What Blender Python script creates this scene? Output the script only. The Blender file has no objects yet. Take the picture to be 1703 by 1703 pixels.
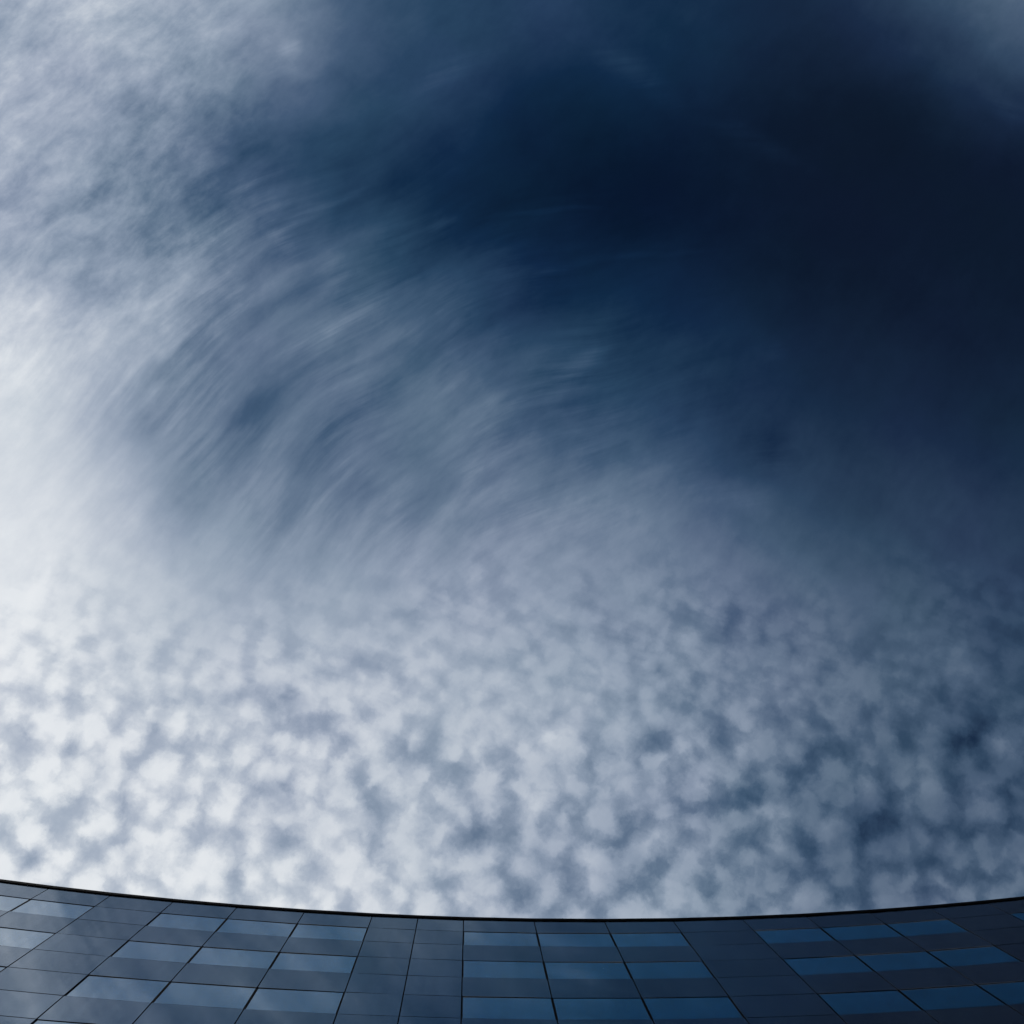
import bpy, math, random
from mathutils import Matrix, Vector

random.seed(7)
scene = bpy.context.scene
C = scene.collection

# ------------------------------------------------------------------ camera
EYE = Vector((0.0, 0.0, 1.6))
cam_data = bpy.data.cameras.new('camera')
cam = bpy.data.objects.new('camera', cam_data)
C.objects.link(cam)
cam_data.sensor_fit = 'HORIZONTAL'
cam_data.sensor_width = 36.0
cam_data.lens = 26.424
cam_data.clip_start = 0.05
cam_data.clip_end = 20000.0
ROT = Matrix(((0.9984857, -0.0097428, -0.0541420),
              (0.0, -0.9841921, 0.1771042),
              (-0.0550116, -0.1768360, -0.9827018)))
cam.matrix_world = Matrix.Translation(EYE) @ ROT.to_4x4()
scene.camera = cam

# ------------------------------------------------------------------ exposure
scene.view_settings.view_transform = 'Standard'
scene.view_settings.look = 'None'
scene.view_settings.exposure = 0.0
scene.view_settings.gamma = 1.0
scene.view_settings.use_curve_mapping = False

scene.cycles.use_adaptive_sampling = True
scene.cycles.adaptive_threshold = 0.02
scene.cycles.adaptive_min_samples = 12

# ------------------------------------------------------------------ sun
SUN_DIR = Vector((-0.68, -0.22, 0.70)).normalized()
sun_el = math.asin(SUN_DIR.z)
sun_rot = math.atan2(SUN_DIR.x, SUN_DIR.y)
sd = bpy.data.lights.new('sun', 'SUN')
sd.energy = 2.0
sd.angle = math.radians(0.5)
sd.color = (1.0, 0.95, 0.88)
sun = bpy.data.objects.new('sun', sd)
C.objects.link(sun)
sun.rotation_euler = (-SUN_DIR).to_track_quat('-Z', 'Y').to_euler()

# ------------------------------------------------------------------ sky
# A cloud sheet seen from below: every feature is laid out on the plan of the
# sheet (direction.xy / direction.z), so it belongs to the sky, not to a lens.
MACRO_X0, MACRO_X1, MACRO_Y0, MACRO_Y1 = -0.74, 0.92, -1.06, 0.5
MACRO = [
    [0.697, 0.678, 0.634, 0.588, 0.337, 0.234, 0.232, 0.186, 0.154, 0.144, 0.207, 0.345, 0.425],
    [0.703, 0.687, 0.642, 0.602, 0.349, 0.237, 0.221, 0.175, 0.143, 0.115, 0.146, 0.228, 0.273],
    [0.672, 0.659, 0.599, 0.424, 0.280, 0.224, 0.130, 0.115, 0.094, 0.066, 0.055, 0.088, 0.108],
    [0.656, 0.645, 0.462, 0.233, 0.167, 0.110, 0.074, 0.051, 0.067, 0.072, 0.069, 0.066, 0.065],
    [0.655, 0.619, 0.541, 0.524, 0.366, 0.179, 0.136, 0.122, 0.094, 0.072, 0.070, 0.079, 0.081],
    [0.851, 0.836, 0.684, 0.437, 0.403, 0.376, 0.230, 0.185, 0.163, 0.117, 0.103, 0.088, 0.086],
    [0.845, 0.813, 0.543, 0.412, 0.430, 0.434, 0.358, 0.293, 0.182, 0.159, 0.136, 0.134, 0.135],
    [0.869, 0.874, 0.813, 0.583, 0.528, 0.491, 0.557, 0.523, 0.415, 0.276, 0.226, 0.198, 0.198],
    [0.920, 0.918, 0.790, 0.737, 0.715, 0.686, 0.608, 0.528, 0.445, 0.379, 0.314, 0.257, 0.257],
    [0.834, 0.836, 0.828, 0.782, 0.726, 0.713, 0.705, 0.588, 0.501, 0.391, 0.313, 0.253, 0.254],
    [0.839, 0.838, 0.809, 0.806, 0.782, 0.689, 0.584, 0.527, 0.384, 0.277, 0.284, 0.281, 0.278],
    [0.849, 0.849, 0.839, 0.837, 0.814, 0.753, 0.664, 0.615, 0.526, 0.465, 0.466, 0.461, 0.462],
    [0.847, 0.847, 0.835, 0.830, 0.808, 0.740, 0.643, 0.590, 0.481, 0.419, 0.419, 0.416, 0.416],
]

# single wisps, gaps and puffs of the sheet: plan position, ellipse (xx, xy, yy), thickness
WISPS = [
    (-0.2764, -0.4734, 1112, 2335, 1792, -0.087),
    (-0.3028, -0.3258, 1179, 2067, 1951, -0.060),
    (-0.4190, -0.3750, 1289, 908, 1801, -0.053),
    (-0.4373, -0.2833, 1625, -269, 822, -0.053),
    (-0.3265, -0.7194, 1054, 0, 1054, -0.067),
    (-0.3966, -0.6485, 3836, 4316, 4896, -0.083),
    (-0.2756, -0.5645, 3104, -518, 3909, 0.071),
    (-0.3641, -0.5858, 1890, 95, 2235, 0.042),
    (-0.3221, -0.6477, 5045, 14468, 11140, 0.052),
    (-0.2265, -0.6158, 4119, 11834, 8932, 0.052),
    (-0.0463, -0.6024, 4867, 15105, 16451, 0.047),
    (-0.1556, -0.4792, 1263, 2068, 1149, 0.038),
    (-0.1983, -0.4416, 1030, 2071, 2014, 0.042),
    (-0.2789, -0.8893, 2661, -36, 2624, 0.099),
    (-0.2732, -0.8472, 2071, -593, 3152, 0.042),
    (-0.0451, -0.8446, 862, 1738, 1190, 0.047),
    (-0.0897, -0.4330, 1852, 3629, 5893, 0.028),
    (0.1222, -0.3670, 1477, 3670, 2643, 0.061),
    (0.1521, -0.4207, 494, 295, 738, 0.033),
    (0.1025, -0.6222, 803, 10849, 51074, 0.033),
    (0.1194, -0.5370, 1657, 10341, 18733, 0.028),
    (0.2607, -0.5648, 717, 8769, 35323, 0.019),
    (0.4369, -0.4190, 2822, 129, 3218, 0.019),
    (0.2400, -0.8706, 649, -1227, 956, 0.038),
    (0.4184, -0.7522, 710, -2487, 2614, 0.019),
    (0.8271, -0.8342, 1150, -1386, 1279, 0.028),
    (0.0949, -0.2027, 415, 12, 424, 0.028),
    (0.3620, -0.2099, 422, -1255, 2493, 0.042),
    (0.4120, -0.2641, 500, -81, 626, -0.047),
    (0.0669, -0.3111, 2016, 4686, 3232, -0.050),
    (-0.2303, -0.2447, 5161, 4878, 2423, -0.040),
    (-0.0437, -0.2013, 4858, 6849, 3426, -0.040),
    (-0.1723, -0.1999, 4983, 6773, 3326, -0.033),
    (0.0200, -0.4584, 1232, 2663, 2340, -0.040),
]
PUFFS = [
    (-0.3855, 0.0817, 5017, -223, 4595, -0.124),
    (-0.3019, 0.0628, 2994, -1878, 3870, -0.094),
    (-0.2262, 0.0724, 1590, -2453, 2310, -0.106),
    (-0.2359, 0.0869, 6358, -568, 6239, -0.074),
    (-0.2389, 0.1834, 2034, -2318, 2706, -0.162),
    (-0.2247, 0.2296, 3134, -215, 3106, -0.094),
    (-0.1441, 0.1154, 4912, -169, 4990, -0.094),
    (-0.1029, 0.1120, 5734, -0, 5739, -0.059),
    (-0.4952, 0.1283, 8952, -50, 8926, -0.106),
    (-0.5481, 0.0973, 6585, -59, 6321, -0.106),
    (-0.4274, 0.1990, 10671, 186, 3447, -0.106),
    (-0.4064, 0.2617, 6523, 835, 3919, -0.106),
    (-0.5249, 0.2566, 6570, -337, 5045, -0.106),
    (-0.2839, 0.2852, 4976, -352, 4588, -0.106),
    (-0.4529, 0.1572, 7633, -175, 6707, -0.076),
    (-0.1252, 0.2167, 2128, -166, 2182, -0.088),
    (-0.0600, 0.1410, 2239, -24, 2199, -0.076),
    (0.0131, 0.2223, 1623, -6, 1647, -0.076),
    (-0.0724, -0.0399, 1190, -5783, 19737, -0.053),
    (0.2486, 0.0254, 5466, -315, 6566, -0.063),
    (0.1256, -0.0309, 3151, -12570, 17857, -0.043),
    (0.1750, 0.1141, 3227, -3, 3227, -0.039),
    (0.2419, 0.1145, 2151, -17, 2241, -0.051),
    (0.3682, 0.1933, 805, 557, 1840, -0.051),
    (0.5194, 0.2171, 598, -7, 609, -0.071),
    (0.4486, 0.1234, 2229, -6, 2241, -0.051),
    (0.5297, 0.0890, 3984, -13, 3948, -0.051),
    (0.6620, 0.1147, 724, 2473, 4060, -0.063),
    (0.6708, 0.1512, 2194, -47, 2230, -0.059),
    (0.0659, 0.3075, 3466, -29, 3575, -0.063),
    (0.2179, 0.2670, 3223, -16, 3216, -0.051),
    (0.3592, 0.2944, 2064, -8, 2057, -0.031),
    (0.2597, 0.1553, 1910, 14, 1729, 0.100),
    (0.3147, 0.1762, 6260, -2080, 3298, 0.100),
    (0.2573, 0.2393, 1627, -101, 1518, 0.100),
    (0.3906, 0.2203, 1910, 7, 1684, 0.107),
    (0.4631, 0.2237, 4073, 1962, 2036, 0.093),
    (0.5096, 0.1725, 1599, -35, 1641, 0.087),
    (0.5941, 0.1732, 790, -2, 894, 0.073),
    (0.6770, 0.2040, 3228, 7, 2736, 0.087),
    (0.7194, 0.1252, 1330, -12, 1434, 0.120),
    (0.1121, 0.1170, 1099, -14, 1114, 0.053),
    (0.0845, 0.2009, 2196, -33, 2236, 0.067),
    (0.3564, 0.1205, 3495, -664, 2229, 0.067),
    (0.4942, 0.0579, 881, -0, 894, 0.040),
    (0.1521, 0.2732, 2197, -33, 2236, 0.067),
    (0.4232, 0.3121, 1608, -9, 1647, 0.060),
    (0.2781, -0.0098, 2230, -24, 2230, 0.060),
    (0.6632, 0.0260, 1096, -8, 1116, 0.050),
]

world = bpy.data.worlds.new('World')
scene.world = world
world.use_nodes = True
wt = world.node_tree
wt.nodes.clear()


class Net:
    """small helper for writing node maths"""
    def __init__(self, tree):
        self.t = tree

    def node(self, kind, **props):
        n = self.t.nodes.new(kind)
        for k, v in props.items():
            setattr(n, k, v)
        return n

    def put(self, sock, v):
        if isinstance(v, bpy.types.NodeSocket):
            self.t.links.new(v, sock)
        else:
            sock.default_value = v

    def m(self, op, a, b=None, c=None, clamp=False):
        n = self.node('ShaderNodeMath', operation=op, use_clamp=clamp)
        self.put(n.inputs[0], a)
        if b is not None:
            self.put(n.inputs[1], b)
        if c is not None:
            self.put(n.inputs[2], c)
        return n.outputs[0]

    def v(self, op, a, b=None, out=0):
        n = self.node('ShaderNodeVectorMath', operation=op)
        self.put(n.inputs[0], a)
        if b is not None:
            self.put(n.inputs['Scale'] if op == 'SCALE' else n.inputs[1], b)
        return n.outputs[out]

    def vma(self, a, b, c):
        n = self.node('ShaderNodeVectorMath', operation='MULTIPLY_ADD')
        for i, q in enumerate((a, b, c)):
            self.put(n.inputs[i], q)
        return n.outputs[0]

    def xyz(self, x, y, z=0.0):
        n = self.node('ShaderNodeCombineXYZ')
        for i, q in enumerate((x, y, z)):
            self.put(n.inputs[i], q)
        return n.outputs[0]

    def sep(self, a):
        n = self.node('ShaderNodeSeparateXYZ')
        self.put(n.inputs[0], a)
        return n.outputs

    def noise(self, vec, scale, detail=4.0, rough=0.5, dist=0.0, lac=2.0, col=False):
        n = self.node('ShaderNodeTexNoise', noise_dimensions='3D')
        self.put(n.inputs['Vector'], vec)
        self.put(n.inputs['Scale'], scale)
        self.put(n.inputs['Detail'], detail)
        self.put(n.inputs['Roughness'], rough)
        self.put(n.inputs['Lacunarity'], lac)
        self.put(n.inputs['Distortion'], dist)
        return n.outputs[1 if col else 0]

    def step(self, x, a, b, lo=0.0, hi=1.0, mode='SMOOTHSTEP'):
        n = self.node('ShaderNodeMapRange', interpolation_type=mode, clamp=True)
        self.put(n.inputs[0], x)
        for i, q in enumerate((a, b, lo, hi)):
            self.put(n.inputs[i + 1], q)
        return n.outputs[0]

    def mixf(self, f, a, b):
        n = self.node('ShaderNodeMix', data_type='FLOAT')
        self.put(n.inputs[0], f)
        self.put(n.inputs[2], a)
        self.put(n.inputs[3], b)
        return n.outputs[0]

    def mixc(self, f, a, b, blend='MIX'):
        n = self.node('ShaderNodeMix', data_type='RGBA', blend_type=blend)
        self.put(n.inputs[0], f)
        self.put(n.inputs[6], a)
        self.put(n.inputs[7], b)
        return n.outputs[2]

    def curve(self, x, pts):
        n = self.node('ShaderNodeFloatCurve')
        mp = n.mapping
        mp.use_clip = True
        mp.clip_min_y, mp.clip_max_y = -0.5, 1.5
        cv = mp.curves[0]
        while len(cv.points) < len(pts):
            cv.points.new(0.5, 0.5)
        for p, (a, b) in zip(cv.points, pts):
            p.location = (a, b)
            p.handle_type = 'AUTO'
        mp.update()
        self.put(n.inputs[1], x)
        return n.outputs[0]


def lin(c):
    return tuple((q / 255 / 12.92) if q / 255 <= 0.04045 else ((q / 255 + 0.055) / 1.055) ** 2.4 for q in c)


N = Net(wt)
m = N.m
tc = N.node('ShaderNodeTexCoord')
dx, dy, dz = N.sep(tc.outputs['Generated'])
dzc = m('MAXIMUM', dz, 0.06)
P = N.xyz(m('DIVIDE', dx, dzc), m('DIVIDE', dy, dzc), 0.0)
px, py, _ = N.sep(P)

# warp so that no edge follows a smooth curve
w1 = N.v('SCALE', N.v('SUBTRACT', N.noise(P, 5.0, 5.0, 0.55, col=True), (0.5, 0.5, 0.5)), 0.11)
PW = N.v('ADD', P, w1)
wx, wy, _ = N.sep(PW)

# large-scale thickness of the cloud sheet
ux = m('DIVIDE', m('SUBTRACT', wx, MACRO_X0), MACRO_X1 - MACRO_X0, clamp=True)
uy = m('MULTIPLY', m('DIVIDE', m('SUBTRACT', wy, MACRO_Y0), MACRO_Y1 - MACRO_Y0, clamp=True), len(MACRO) - 1.0)
macro = 0.0
last = len(MACRO) - 1
for j in range(-1, len(MACRO) + 1):
    row = MACRO[min(max(j, 0), last)]
    val = N.curve(ux, [(i / (len(row) - 1), q) for i, q in enumerate(row)])
    d = m('ABSOLUTE', m('SUBTRACT', uy, float(j)))
    a = m('POWER', m('MAXIMUM', m('SUBTRACT', 2.0, d), 0.0), 3.0)
    b = m('POWER', m('MAXIMUM', m('SUBTRACT', 1.0, d), 0.0), 3.0)
    k = m('DIVIDE', m('MULTIPLY_ADD', b, -4.0, a), 6.0)
    macro = m('MULTIPLY_ADD', val, k, macro)

# --- altocumulus puffs (towards the building)
def puffs(scale, seed):
    q = N.v('ADD', P, (seed, seed * 0.7, 0.0))
    q = N.v('ADD', q, N.v('SCALE', N.v('SUBTRACT', N.noise(q, scale * 0.9, 5.0, 0.6, col=True), (0.5, 0.5, 0.5)), 1.1 / scale))
    vo = N.node('ShaderNodeTexVoronoi', feature='SMOOTH_F1', voronoi_dimensions='2D')
    N.put(vo.inputs['Vector'], q)
    N.put(vo.inputs['Scale'], scale)
    N.put(vo.inputs['Smoothness'], 1.0)
    cell = m('SUBTRACT', 0.42, vo.outputs['Distance'])
    big = m('SUBTRACT', N.noise(q, scale * 0.28, 2.0, 0.5), 0.5)
    fine = m('SUBTRACT', N.noise(q, scale * 1.0, 7.0, 0.6), 0.5)
    return m('MULTIPLY_ADD', cell, 1.8, m('MULTIPLY_ADD', big, 0.6, m('MULTIPLY', fine, 1.8)))

edge = m('MULTIPLY_ADD', m('SUBTRACT', N.noise(P, 4.5, 4.0, 0.6), 0.5), 0.35, py)
ca, sa = math.cos(0.6), math.sin(0.6)                # rows run askew across the sheet
ra = m('MULTIPLY_ADD', px, ca, m('MULTIPLY', py, sa))
rb = m('MULTIPLY_ADD', px, -sa, m('MULTIPLY', py, ca))
rows_ = m('SUBTRACT', N.noise(N.xyz(m('MULTIPLY', ra, 5.0), m('MULTIPLY', rb, 21.0), 8.0), 1.0, 3.0, 0.55), 0.5)
pf = N.mixf(N.step(edge, -0.04, 0.16), puffs(38.0, 3.1), puffs(29.0, 7.7))
cb, sb = math.cos(0.32), math.sin(0.32)
rc = m('MULTIPLY_ADD', px, cb, m('MULTIPLY', py, sb))
rd = m('MULTIPLY_ADD', px, -sb, m('MULTIPLY', py, cb))
ripple = m('SUBTRACT', N.noise(N.xyz(m('MULTIPLY', rc, 9.0), m('MULTIPLY', rd, 42.0), 5.0), 1.0, 4.0, 0.5), 0.5)
pf = m('MULTIPLY_ADD', rows_, 0.85, pf)
pf = m('MULTIPLY_ADD', ripple, N.step(py, -0.02, 0.14, 1.6, 0.3), pf)
pf = m('SUBTRACT', N.step(pf, -0.86, 0.66), 0.62)
a_puff = m('MULTIPLY', N.step(edge, -0.17, 0.16), N.step(px, -0.5, 0.6, 0.24, 0.20, 'LINEAR'))

# --- curved cirrus streaks
sw = N.v('ADD', P, N.v('SCALE', N.v('SUBTRACT', N.noise(P, 2.2, 1.0, 0.4, col=True), (0.5, 0.5, 0.5)), 0.16))
swx, swy, _ = N.sep(sw)
ox, oy = m('SUBTRACT', swx, 0.70), m('SUBTRACT', swy, 0.48)
rr = m('SQRT', m('ADD', m('MULTIPLY', ox, ox), m('MULTIPLY', oy, oy)))
th = m('ARCTAN2', oy, ox)
s1 = N.noise(N.xyz(m('MULTIPLY', rr, 16.0), m('MULTIPLY', th, 3.4), 0.0), 1.0, 5.0, 0.55)
ox2, oy2 = m('SUBTRACT', swx, 0.52), m('SUBTRACT', swy, 0.62)      # finer fibres cross the broad ones at a slight angle
rr2 = m('SQRT', m('ADD', m('MULTIPLY', ox2, ox2), m('MULTIPLY', oy2, oy2)))
th2 = m('ARCTAN2', oy2, ox2)
s2 = N.noise(N.xyz(m('MULTIPLY', rr2, 62.0), m('MULTIPLY', th2, 5.0), 4.0), 1.0, 5.0, 0.6)
patch = N.step(N.noise(P, 7.0, 2.0, 0.5), 0.38, 0.62, 0.25, 1.0)
st = m('ADD', m('MULTIPLY', m('SUBTRACT', s1, 0.5), 1.7), m('MULTIPLY', m('MULTIPLY', m('SUBTRACT', s2, 0.5), 1.25), patch))
cdx, cdy = m('DIVIDE', m('ADD', px, 0.12), 0.50), m('DIVIDE', m('ADD', py, 0.40), 0.36)
creg = N.step(m('SQRT', m('ADD', m('MULTIPLY', cdx, cdx), m('MULTIPLY', cdy, cdy))), 0.45, 1.25, 1.0, 0.0)
a_st = m('MULTIPLY', creg, 0.20)

# --- mottled fine cloud
soft0 = N.v('ADD', P, N.v('SCALE', N.v('SUBTRACT', N.noise(P, 9.0, 2.0, 0.5, col=True), (0.5, 0.5, 0.5)), 0.03))
s0x, s0y, _ = N.sep(soft0)
t3 = m('ADD', m('MULTIPLY', m('SUBTRACT', N.noise(N.xyz(m('MULTIPLY_ADD', s0x, 0.50, m('MULTIPLY', s0y, -0.62)), m('MULTIPLY_ADD', s0x, 0.96, m('MULTIPLY', s0y, 0.78)), 1.7), 20.0, 9.0, 0.63), 0.5), 1.5),
       m('MULTIPLY', m('SUBTRACT', N.noise(P, 6.0, 4.0, 0.55), 0.5), 0.9))
a_m = m('MULTIPLY_ADD', m('MULTIPLY', N.step(px, -0.22, -0.48), N.step(py, -0.25, -0.55)), 0.21, 0.09)

# --- single features, three at a time: fibrous ones bend with the streaks, lumpy ones are ragged
def features(items, where):
    fx, fy, _ = N.sep(where)
    FX, FY = N.xyz(fx, fx, fx), N.xyz(fy, fy, fy)
    total = 0.0
    items = items + [(0, 0, 1, 0, 1, 0)] * (-len(items) % 3)
    for i in range(0, len(items), 3):
        col = list(zip(*items[i:i + 3]))
        X = N.v('SUBTRACT', FX, col[0])
        Y = N.v('SUBTRACT', FY, col[1])
        q1 = N.vma(X, col[2], N.v('MULTIPLY', Y, col[3]))
        Q = N.vma(X, q1, N.v('MULTIPLY', N.v('MULTIPLY', Y, Y), col[4]))
        k1 = N.v('MAXIMUM', N.vma(Q, (-0.25,) * 3, (1.0,) * 3), (0.0,) * 3)
        k2 = N.v('MULTIPLY', k1, k1)
        total = m('ADD', total, N.v('DOT_PRODUCT', N.v('MULTIPLY', k2, k2), col[5], out=1))
    return total

soft = N.v('ADD', P, N.v('SCALE', N.v('SUBTRACT', N.noise(P, 6.0, 2.0, 0.45, col=True), (0.5, 0.5, 0.5)), 0.045))
ragged = N.v('ADD', P, N.v('SCALE', N.v('SUBTRACT', N.noise(P, 16.0, 5.0, 0.6, col=True), (0.5, 0.5, 0.5)), 0.055))
feat = m('ADD', m('MULTIPLY', features(WISPS, soft), N.step(s2, 0.25, 0.75, 0.2, 1.4, 'LINEAR')), features(PUFFS, ragged))

v = m('MULTIPLY_ADD', pf, a_puff, macro)
v = m('MULTIPLY_ADD', st, a_st, v)
v = m('MULTIPLY_ADD', t3, a_m, v)
# texture fades where the sky is clear
amp = N.step(macro, 0.06, 0.42, 0.22, 1.0)
v = m('MULTIPLY_ADD', m('SUBTRACT', v, macro), amp, macro)
v = m('ADD', v, feat)
v = m('MINIMUM', m('MAXIMUM', v, 0.03), 1.0)

ramp = N.node('ShaderNodeValToRGB')
stops = [(0.03, (4, 13, 29)), (0.075, (5, 18, 40)), (0.15, (14, 36, 66)), (0.25, (40, 64, 94)), (0.35, (66, 87, 116)),
         (0.47, (100, 117, 142)), (0.60, (139, 152, 173)), (0.70, (166, 176, 193)), (0.80, (195, 202, 213)), (0.90, (224, 228, 233)), (1.0, (240, 242, 244))]
el = ramp.color_ramp.elements
while len(el) < len(stops):
    el.new(0.5)
for e, (p_, c_) in zip(el, stops):
    e.position = p_
    e.color = (*lin(c_), 1.0)
N.put(ramp.inputs[0], v)
STRENGTH = 0.1
hs = N.node('ShaderNodeHueSaturation')
N.put(hs.inputs['Saturation'], N.step(px, 0.2, 0.6, 1.0, 0.9))
N.put(hs.inputs['Hue'], N.step(N.noise(P, 4.0, 3.0, 0.5), 0.3, 0.7, 0.487, 0.501, 'LINEAR'))
N.put(hs.inputs['Color'], ramp.outputs[0])
cloud = N.v('SCALE', hs.outputs[0], 1.0 / STRENGTH)

# clear air behind the cloud: physical sky
sky = N.node('ShaderNodeTexSky', sky_type='NISHITA', sun_disc=False)
sky.sun_elevation = sun_el
sky.sun_rotation = sun_rot
sky.altitude = 50.0
clear = N.v('MULTIPLY', sky.outputs[0], (0.010, 0.016, 0.022))
total = N.v('ADD', cloud, clear)
bg = N.node('ShaderNodeBackground')
N.put(bg.inputs[0], total)
bg.inputs[1].default_value = STRENGTH
wo = N.node('ShaderNodeOutputWorld')
wt.links.new(bg.outputs[0], wo.inputs[0])

# ------------------------------------------------------------------ materials
def material(name, base, rough, ior=1.5, metallic=0.0, build=None):
    mt = bpy.data.materials.new(name)
    mt.use_nodes = True
    b = mt.node_tree.nodes['Principled BSDF']
    b.inputs['Base Color'].default_value = (*base, 1)
    b.inputs['Roughness'].default_value = rough
    b.inputs['IOR'].default_value = ior
    b.inputs['Metallic'].default_value = metallic
    if build:
        build(Net(mt.node_tree), b)
    return mt


def glass_waviness(n, strength, scale=0.55):
    """roller-wave distortion of toughened glass"""
    tcn = n.node('ShaderNodeTexCoord')
    b = n.node('ShaderNodeBump')
    n.put(b.inputs['Height'], n.noise(tcn.outputs['Object'], scale, 2.0, 0.5))
    b.inputs['Strength'].default_value = strength
    b.inputs['Distance'].default_value = 0.02
    return b.outputs[0]


def dusty(n, b, lo, hi, scale=3.0):
    tcn = n.node('ShaderNodeTexCoord')
    f = n.noise(tcn.outputs['Object'], scale, 6.0, 0.6)
    n.put(b.inputs['Roughness'], n.step(f, 0.3, 0.7, lo, hi))


def coated_glass(name, body, tint, ior, see_through=None, tone=None):
    """reflective coated glass: a mirror-like film over a coloured or see-through body"""
    mt = bpy.data.materials.new(name)
    mt.use_nodes = True
    t = mt.node_tree
    t.nodes.clear()
    n = Net(t)
    tcn = n.node('ShaderNodeTexCoord')
    df = n.node('ShaderNodeBsdfDiffuse')
    f = n.noise(tcn.outputs['Object'], 1.3, 6.0, 0.6)
    n.put(df.inputs[0], n.mixc(n.step(f, 0.3, 0.7), (*[q * 0.85 for q in body], 1), (*[q * 1.15 for q in body], 1)))
    inner = df.outputs[0]
    if see_through:
        tr = n.node('ShaderNodeBsdfTransparent')
        tr.inputs[0].default_value = (*see_through[1], 1)
        mi = n.node('ShaderNodeMixShader')
        mi.inputs[0].default_value = see_through[0]
        t.links.new(df.outputs[0], mi.inputs[1])
        t.links.new(tr.outputs[0], mi.inputs[2])
        inner = mi.outputs[0]
    gl = n.node('ShaderNodeBsdfGlossy')
    if tone:                                          # each panel comes from its own batch
        at = n.node('ShaderNodeAttribute', attribute_name=tone)
        k = at.outputs['Fac']
    else:
        k = n.node('ShaderNodeObjectInfo').outputs['Random']
    streak = n.noise(n.v('MULTIPLY', tcn.outputs['Object'], (3.0, 3.0, 0.25)), 1.0, 5.0, 0.6)
    k = n.m('MULTIPLY_ADD', n.step(streak, 0.3, 0.7), 0.35, n.m('MULTIPLY', k, 0.65))
    n.put(gl.inputs['Color'], n.mixc(k, (*[q * 0.84 for q in tint], 1), (*tint, 1)))
    n.put(gl.inputs['Roughness'], n.step(n.noise(tcn.outputs['Object'], 2.5, 5.0, 0.6), 0.3, 0.7, 0.01, 0.05))
    n.put(gl.inputs['Normal'], glass_waviness(n, 0.12))
    fr = n.node('ShaderNodeFresnel')
    fr.inputs[0].default_value = ior
    mx = n.node('ShaderNodeMixShader')
    n.put(mx.inputs[0], fr.outputs[0])
    t.links.new(inner, mx.inputs[1])
    t.links.new(gl.outputs[0], mx.inputs[2])
    out = n.node('ShaderNodeOutputMaterial')
    t.links.new(mx.outputs[0], out.inputs[0])
    return mt


M_SPANDREL = coated_glass('opaque_glass_panel', (0.035, 0.048, 0.068), (0.93, 0.97, 1.0), 8.5, tone='tone')
M_PANE = coated_glass('blue_window_glass', (0.035, 0.27, 0.64), (0.98, 1.0, 0.98), 26.0, (0.2, (0.3, 0.7, 0.95)))


def build_blind(n, b):
    info = n.node('ShaderNodeObjectInfo')
    tcn = n.node('ShaderNodeTexCoord')
    f = m_ = n.noise(tcn.outputs['Object'], 0.7, 3.0, 0.5)
    n.put(b.inputs['Base Color'], n.mixc(n.m('MULTIPLY_ADD', info.outputs['Random'], 0.6, n.m('MULTIPLY', f, 0.4)),
                                         (0.45, 0.46, 0.47, 1), (0.80, 0.80, 0.78, 1)))


M_BLIND = material('white_fabric_blind', (0.7, 0.7, 0.68), 0.9, build=build_blind)
M_SCREEN = material('pale_lowered_blind', (0.85, 0.86, 0.84), 0.8)
M_BLACK = material('black_aluminium', (0.003, 0.003, 0.004), 0.8, 1.1, build=lambda n, b: dusty(n, b, 0.6, 0.85))
M_GASKET = material('black_rubber_gasket', (0.004, 0.004, 0.006), 0.8, 1.1)
M_BACK = material('dark_backing_wall', (0.012, 0.013, 0.016), 0.8, build=lambda n, b: dusty(n, b, 0.7, 0.9))


def build_render(n, b):
    tcn = n.node('ShaderNodeTexCoord')
    f = n.noise(tcn.outputs['Object'], 0.6, 8.0, 0.65)
    n.put(b.inputs['Base Color'], n.mixc(f, (0.20, 0.20, 0.20, 1), (0.34, 0.33, 0.32, 1)))


M_CONCRETE = material('concrete', (0.28, 0.28, 0.27), 0.85, build=build_render)


def build_paving(n, b):
    tcn = n.node('ShaderNodeTexCoord')
    br = n.node('ShaderNodeTexBrick')
    n.put(br.inputs['Vector'], tcn.outputs['Object'])
    br.inputs['Scale'].default_value = 1.0
    br.inputs['Brick Width'].default_value = 0.6
    br.inputs['Row Height'].default_value = 0.4
    br.inputs['Mortar Size'].default_value = 0.006
    br.inputs['Color1'].default_value = (0.24, 0.235, 0.225, 1)
    br.inputs['Color2'].default_value = (0.30, 0.295, 0.28, 1)
    br.inputs['Mortar'].default_value = (0.08, 0.08, 0.08, 1)
    n.put(b.inputs['Base Color'], br.outputs[0])


M_PAVING = material('paving_slabs', (0.27, 0.27, 0.26), 0.8, build=build_paving)


def build_asphalt(n, b):
    tcn = n.node('ShaderNodeTexCoord')
    f = n.noise(tcn.outputs['Object'], 40.0, 6.0, 0.7)
    n.put(b.inputs['Base Color'], n.mixc(f, (0.035, 0.035, 0.037, 1), (0.07, 0.07, 0.07, 1)))


M_ASPHALT = material('asphalt', (0.05, 0.05, 0.05), 0.9, build=build_asphalt)


def build_ground(n, b):
    tcn = n.node('ShaderNodeTexCoord')
    f = n.noise(tcn.outputs['Object'], 0.05, 8.0, 0.6)
    n.put(b.inputs['Base Color'], n.mixc(f, (0.05, 0.07, 0.03, 1), (0.11, 0.11, 0.08, 1)))


M_GROUND = material('ground', (0.08, 0.09, 0.06), 0.95, build=build_ground)

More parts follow.
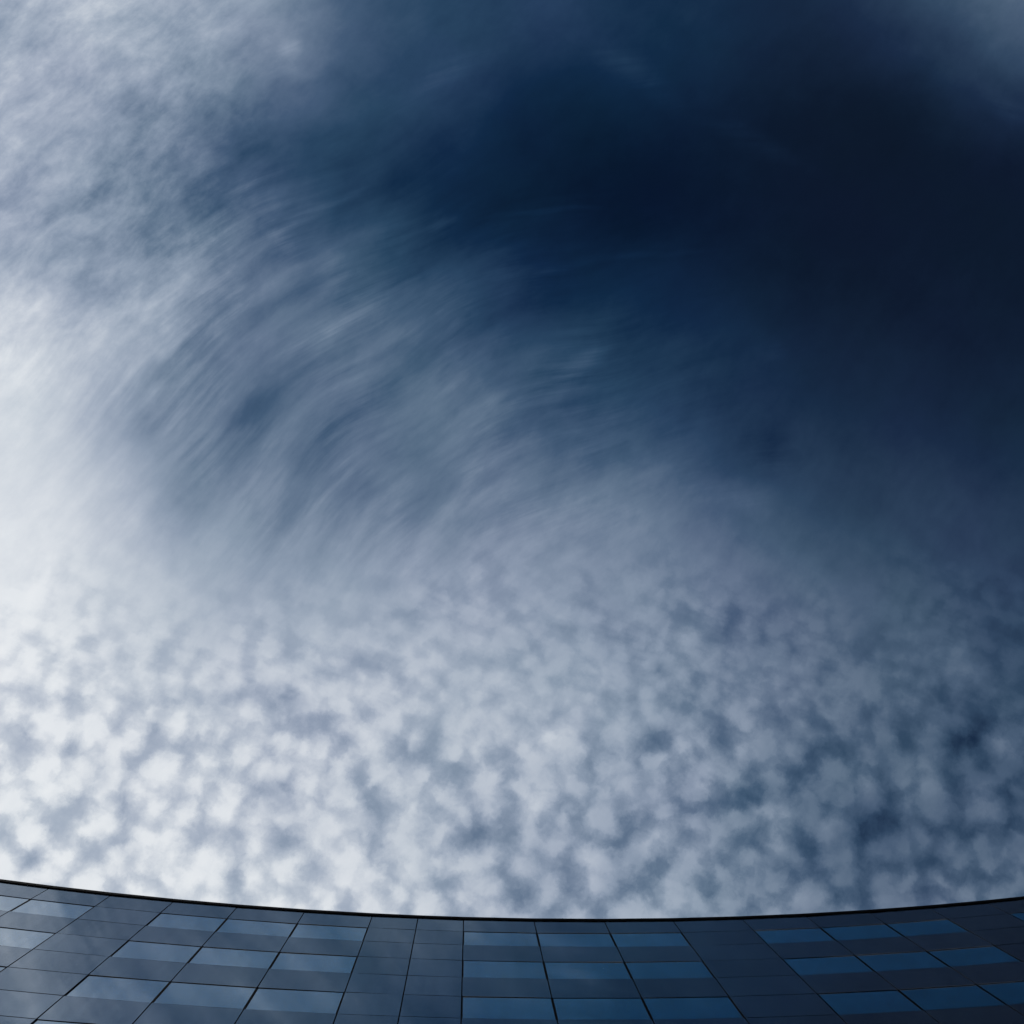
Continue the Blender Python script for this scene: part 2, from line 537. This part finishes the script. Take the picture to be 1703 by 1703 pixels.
# ------------------------------------------------------------------ mesh helpers
def mesh_obj(name, verts, faces, mat, parent=None, bevel=0.0):
    me = bpy.data.meshes.new(name)
    me.from_pydata([tuple(q) for q in verts], [], faces)
    me.update()
    me.materials.append(mat)
    o = bpy.data.objects.new(name, me)
    C.objects.link(o)
    if parent:
        o.parent = parent
    if bevel:
        bm_ = o.modifiers.new('bevel', 'BEVEL')
        bm_.width = bevel
        bm_.segments = 2
        bm_.limit_method = 'ANGLE'
    return o


class MB:
    def __init__(self):
        self.v, self.f = [], []

    def hexa(self, c):
        """eight corners: bottom four anticlockwise from above, then top four"""
        k = len(self.v)
        self.v += c
        self.f += [(k, k + 3, k + 2, k + 1), (k + 4, k + 5, k + 6, k + 7), (k, k + 1, k + 5, k + 4),
                   (k + 1, k + 2, k + 6, k + 5), (k + 2, k + 3, k + 7, k + 6), (k + 3, k, k + 4, k + 7)]

    def box(self, x0, x1, y0, y1, z0, z1):
        self.hexa([(x0, y0, z0), (x1, y0, z0), (x1, y1, z0), (x0, y1, z0),
                   (x0, y0, z1), (x1, y0, z1), (x1, y1, z1), (x0, y1, z1)])

    def bay(self, A, B, z0, z1, front, back, inset=0.0, tilt=(0, 0)):
        """slab between two plan points A and B (left, right seen from the street); front/back: metres behind the glass line"""
        A, B = Vector(A), Vector(B)
        t = (B - A).normalized()
        n = Vector((-t.y, t.x))                       # points into the building
        a, b = A + t * inset, B - t * inset
        def P(q, d, z, s):
            e = d + tilt[0] * s + tilt[1] * (z - (z0 + z1) / 2)
            return (q.x + n.x * e, q.y + n.y * e, z)
        self.hexa([P(a, front, z0, -1), P(b, front, z0, 1), P(b, back, z0, 1), P(a, back, z0, -1),
                   P(a, front, z1, -1), P(b, front, z1, 1), P(b, back, z1, 1), P(a, back, z1, -1)])

    def build(self, name, mat, parent=None, bevel=0.0):
        return mesh_obj(name, self.v, self.f, mat, parent, bevel)


# ------------------------------------------------------------------ the building
def facade_y(x):                                      # gently concave plan
    return 12.365 - (x - 9.7) ** 2 / (2 * 216.0)


# mullion positions along the front and what lies between them (w window bay, s solid bay)
LINES = [(-36.8, 'w'), (-34.3, 'w'), (-31.8, 'w'), (-29.3, 's'), (-27.6, 's'), (-25.9, 's'),
         (-23.85, 'w'), (-21.2, 'w'), (-18.519, 'w'), (-15.829, 's'), (-13.087, 'w'), (-10.281, 'w'), (-7.297, 'w'),
         (-4.271, 's'), (-2.222, 's'), (-0.169, 'w'), (3.030, 'w'), (6.255, 'w'), (9.429, 's'), (12.662, 'w'),
         (15.694, 'w'), (18.688, 'w'), (21.603, 's'), (24.45, 'w'), (27.3, 'w'), (30.1, 'w'), (32.9, 's'), (34.9, 's'),
         (36.9, 'w'), (39.6, 'w'), (42.3, 'w'), (45.0, None)]
PLAN = [(x, facade_y(x)) for x, _ in LINES]
KIND = [k for _, k in LINES][:-1]
Z_TOP = 38.44
ROWS = [38.44, 37.001, 35.501, 33.936, 32.393, 30.824, 29.239, 27.66]
while ROWS[-1] > 5.5:
    ROWS.append(ROWS[-1] - 1.57)
N_VIS = 8                                             # rows that can be looked at from near the camera

building = bpy.data.objects.new('glass_office_building', None)
C.objects.link(building)
building.location = (0, 12.3, 0)
building['label'] = 'tall dark blue glass office block with a gently concave front and black roof edge'
building['category'] = 'building'
inv = Matrix.Translation((0, -12.3, 0))


def part(name, mb, mat, parent=building, bevel=0.0):
    o = mb.build(name, mat, parent, bevel)
    o.matrix_parent_inverse = inv if parent is building else Matrix()
    return o


GAP = 0.016
FRAME = 0.043

# opaque glass panels: one skin of the building
clad = MB()
clad_tone = []
for i, k in enumerate(KIND):
    A, B = PLAN[i], PLAN[i + 1]
    for r in range(len(ROWS) - 1):
        if k == 'w' and r % 2 == 1:
            continue
        tl = (random.gauss(0, 0.0030), random.gauss(0, 0.0022))
        clad.bay(A, B, ROWS[r + 1] + GAP, ROWS[r] - GAP, 0.0, 0.030, inset=0.022, tilt=tl)
        clad_tone += [random.random()] * 6
co = part('cladding', clad, M_SPANDREL)
ta = co.data.attributes.new('tone', 'FLOAT', 'FACE')
for q, t_ in zip(ta.data, clad_tone):
    q.value = t_

# dark wall the panels hang on
back = MB()
for i in range(len(KIND)):
    A, B = PLAN[i], PLAN[i + 1]
    rec = 0.05
    if KIND[i] == 's':
        back.bay(A, B, 0.15, Z_TOP, rec, 0.60)
    else:
        for r in range(0, len(ROWS) - 1, 2):
            back.bay(A, B, ROWS[r + 1], ROWS[r], rec, 0.60)
        back.bay(A, B, 0.15, ROWS[-1] if (len(ROWS) - 1) % 2 == 0 else ROWS[-1], rec, 0.60)
part('wall', back, M_BACK)


def window(i, r):
    A, B = PLAN[i], PLAN[i + 1]
    z1, z0 = ROWS[r], ROWS[r + 1]
    ax, ay = Vector(A), Vector(B)
    t = (ay - ax).normalized()
    fr = MB()
    L = (ay - ax).length
    a1, b0 = ax + t * FRAME, ay - t * FRAME
    fr.bay(ax + t * 0.024, a1, z0, z1, 0.012, 0.11)
    fr.bay(b0, ay - t * 0.024, z0, z1, 0.012, 0.11)
    fr.bay(a1, b0, z0, z0 + 0.03, 0.016, 0.11)
    fr.bay(a1, b0, z1 - 0.006, z1, 0.012, 0.11)
    f = part('window', fr, M_GASKET)
    pn = MB()
    pn.bay(a1, b0, z0 + 0.03, z1 - 0.006, 0.020, 0.032, tilt=(random.gauss(0, 0.002), random.gauss(0, 0.0015)))
    p_ = pn.build('pane', M_PANE, f)
    bl = MB()
    bl.bay(a1, b0, z0 + 0.03, z1 - 0.012, 0.20, 0.21)
    bo = bl.build('blind', M_BLIND, f)
    if (round(A[0], 1), r) in ((15.7, 5), (18.7, 5)):
        sc = MB()
        sc.bay(a1 + t * 0.1, b0 - t * 0.5, z0 + 0.04, z0 + 0.80, 0.10, 0.115)
        so = sc.build('lowered_screen', M_SCREEN, f)
    return f


low = MB()
low_blind = MB()
for i, k in enumerate(KIND):
    if k != 'w':
        continue
    for r in range(1, len(ROWS) - 1, 2):
        if r < N_VIS and -24.5 < LINES[i][0] < 31:
            window(i, r)
        else:
            A, B = Vector(PLAN[i]), Vector(PLAN[i + 1])
            t = (B - A).normalized()
            low.bay(A + t * 0.03, B - t * 0.03, ROWS[r + 1] + 0.01, ROWS[r] - 0.01, 0.03, 0.045)
            low_blind.bay(A + t * 0.03, B - t * 0.03, ROWS[r + 1] + 0.01, ROWS[r] - 0.01, 0.20, 0.21)
lw = part('lower_glazing', low, M_PANE)
lw['kind'] = 'stuff'
lb = low_blind.build('lower_blinds', M_BLIND, lw)
lb['kind'] = 'stuff'

# upright mullions
for i in range(len(PLAN)):
    x, y = PLAN[i]
    w = 0.023
    mb = MB()
    mb.box(x - w, x + w, y + 0.012, y + 0.16, 0.15, Z_TOP - 0.002)
    part('mullion', mb, M_BLACK, bevel=0.003)

# black coping along the roof edge
cop = MB()
for i in range(len(KIND)):
    cop.bay(PLAN[i], PLAN[i + 1], Z_TOP, Z_TOP + 0.22, -0.045, 0.75)
part('roof_edge', cop, M_BLACK)

# body of the block behind the front
body = MB()
x0, x1 = PLAN[0][0], PLAN[-1][0]
body.box(x0, x1, 13.2, 32.0, 0.15, Z_TOP - 0.05)
part('core', body, M_CONCRETE)
rf = MB()
rf.box(x0 - 0.1, x1 + 0.1, 13.3, 32.1, Z_TOP - 0.046, Z_TOP + 0.10)
part('roof', rf, M_CONCRETE)

# ------------------------------------------------------------------ ground
def sheet(name, x0, x1, y0, y1, z, mat, depth=0.0):
    mb = MB()
    mb.box(x0, x1, y0, y1, z - depth, z)
    o = mb.build(name, mat)
    o['kind'] = 'structure'
    return o


sheet('ground', -3000, 3000, -3000, 3000, 0.0, M_GROUND, 0.5)
sheet('pavement', -80, 80, -4.0, 12.0, 0.15, M_PAVING, 0.146)
sheet('road', -80, 80, -14.0, -4.004, 0.004, M_ASPHALT, 0.002)
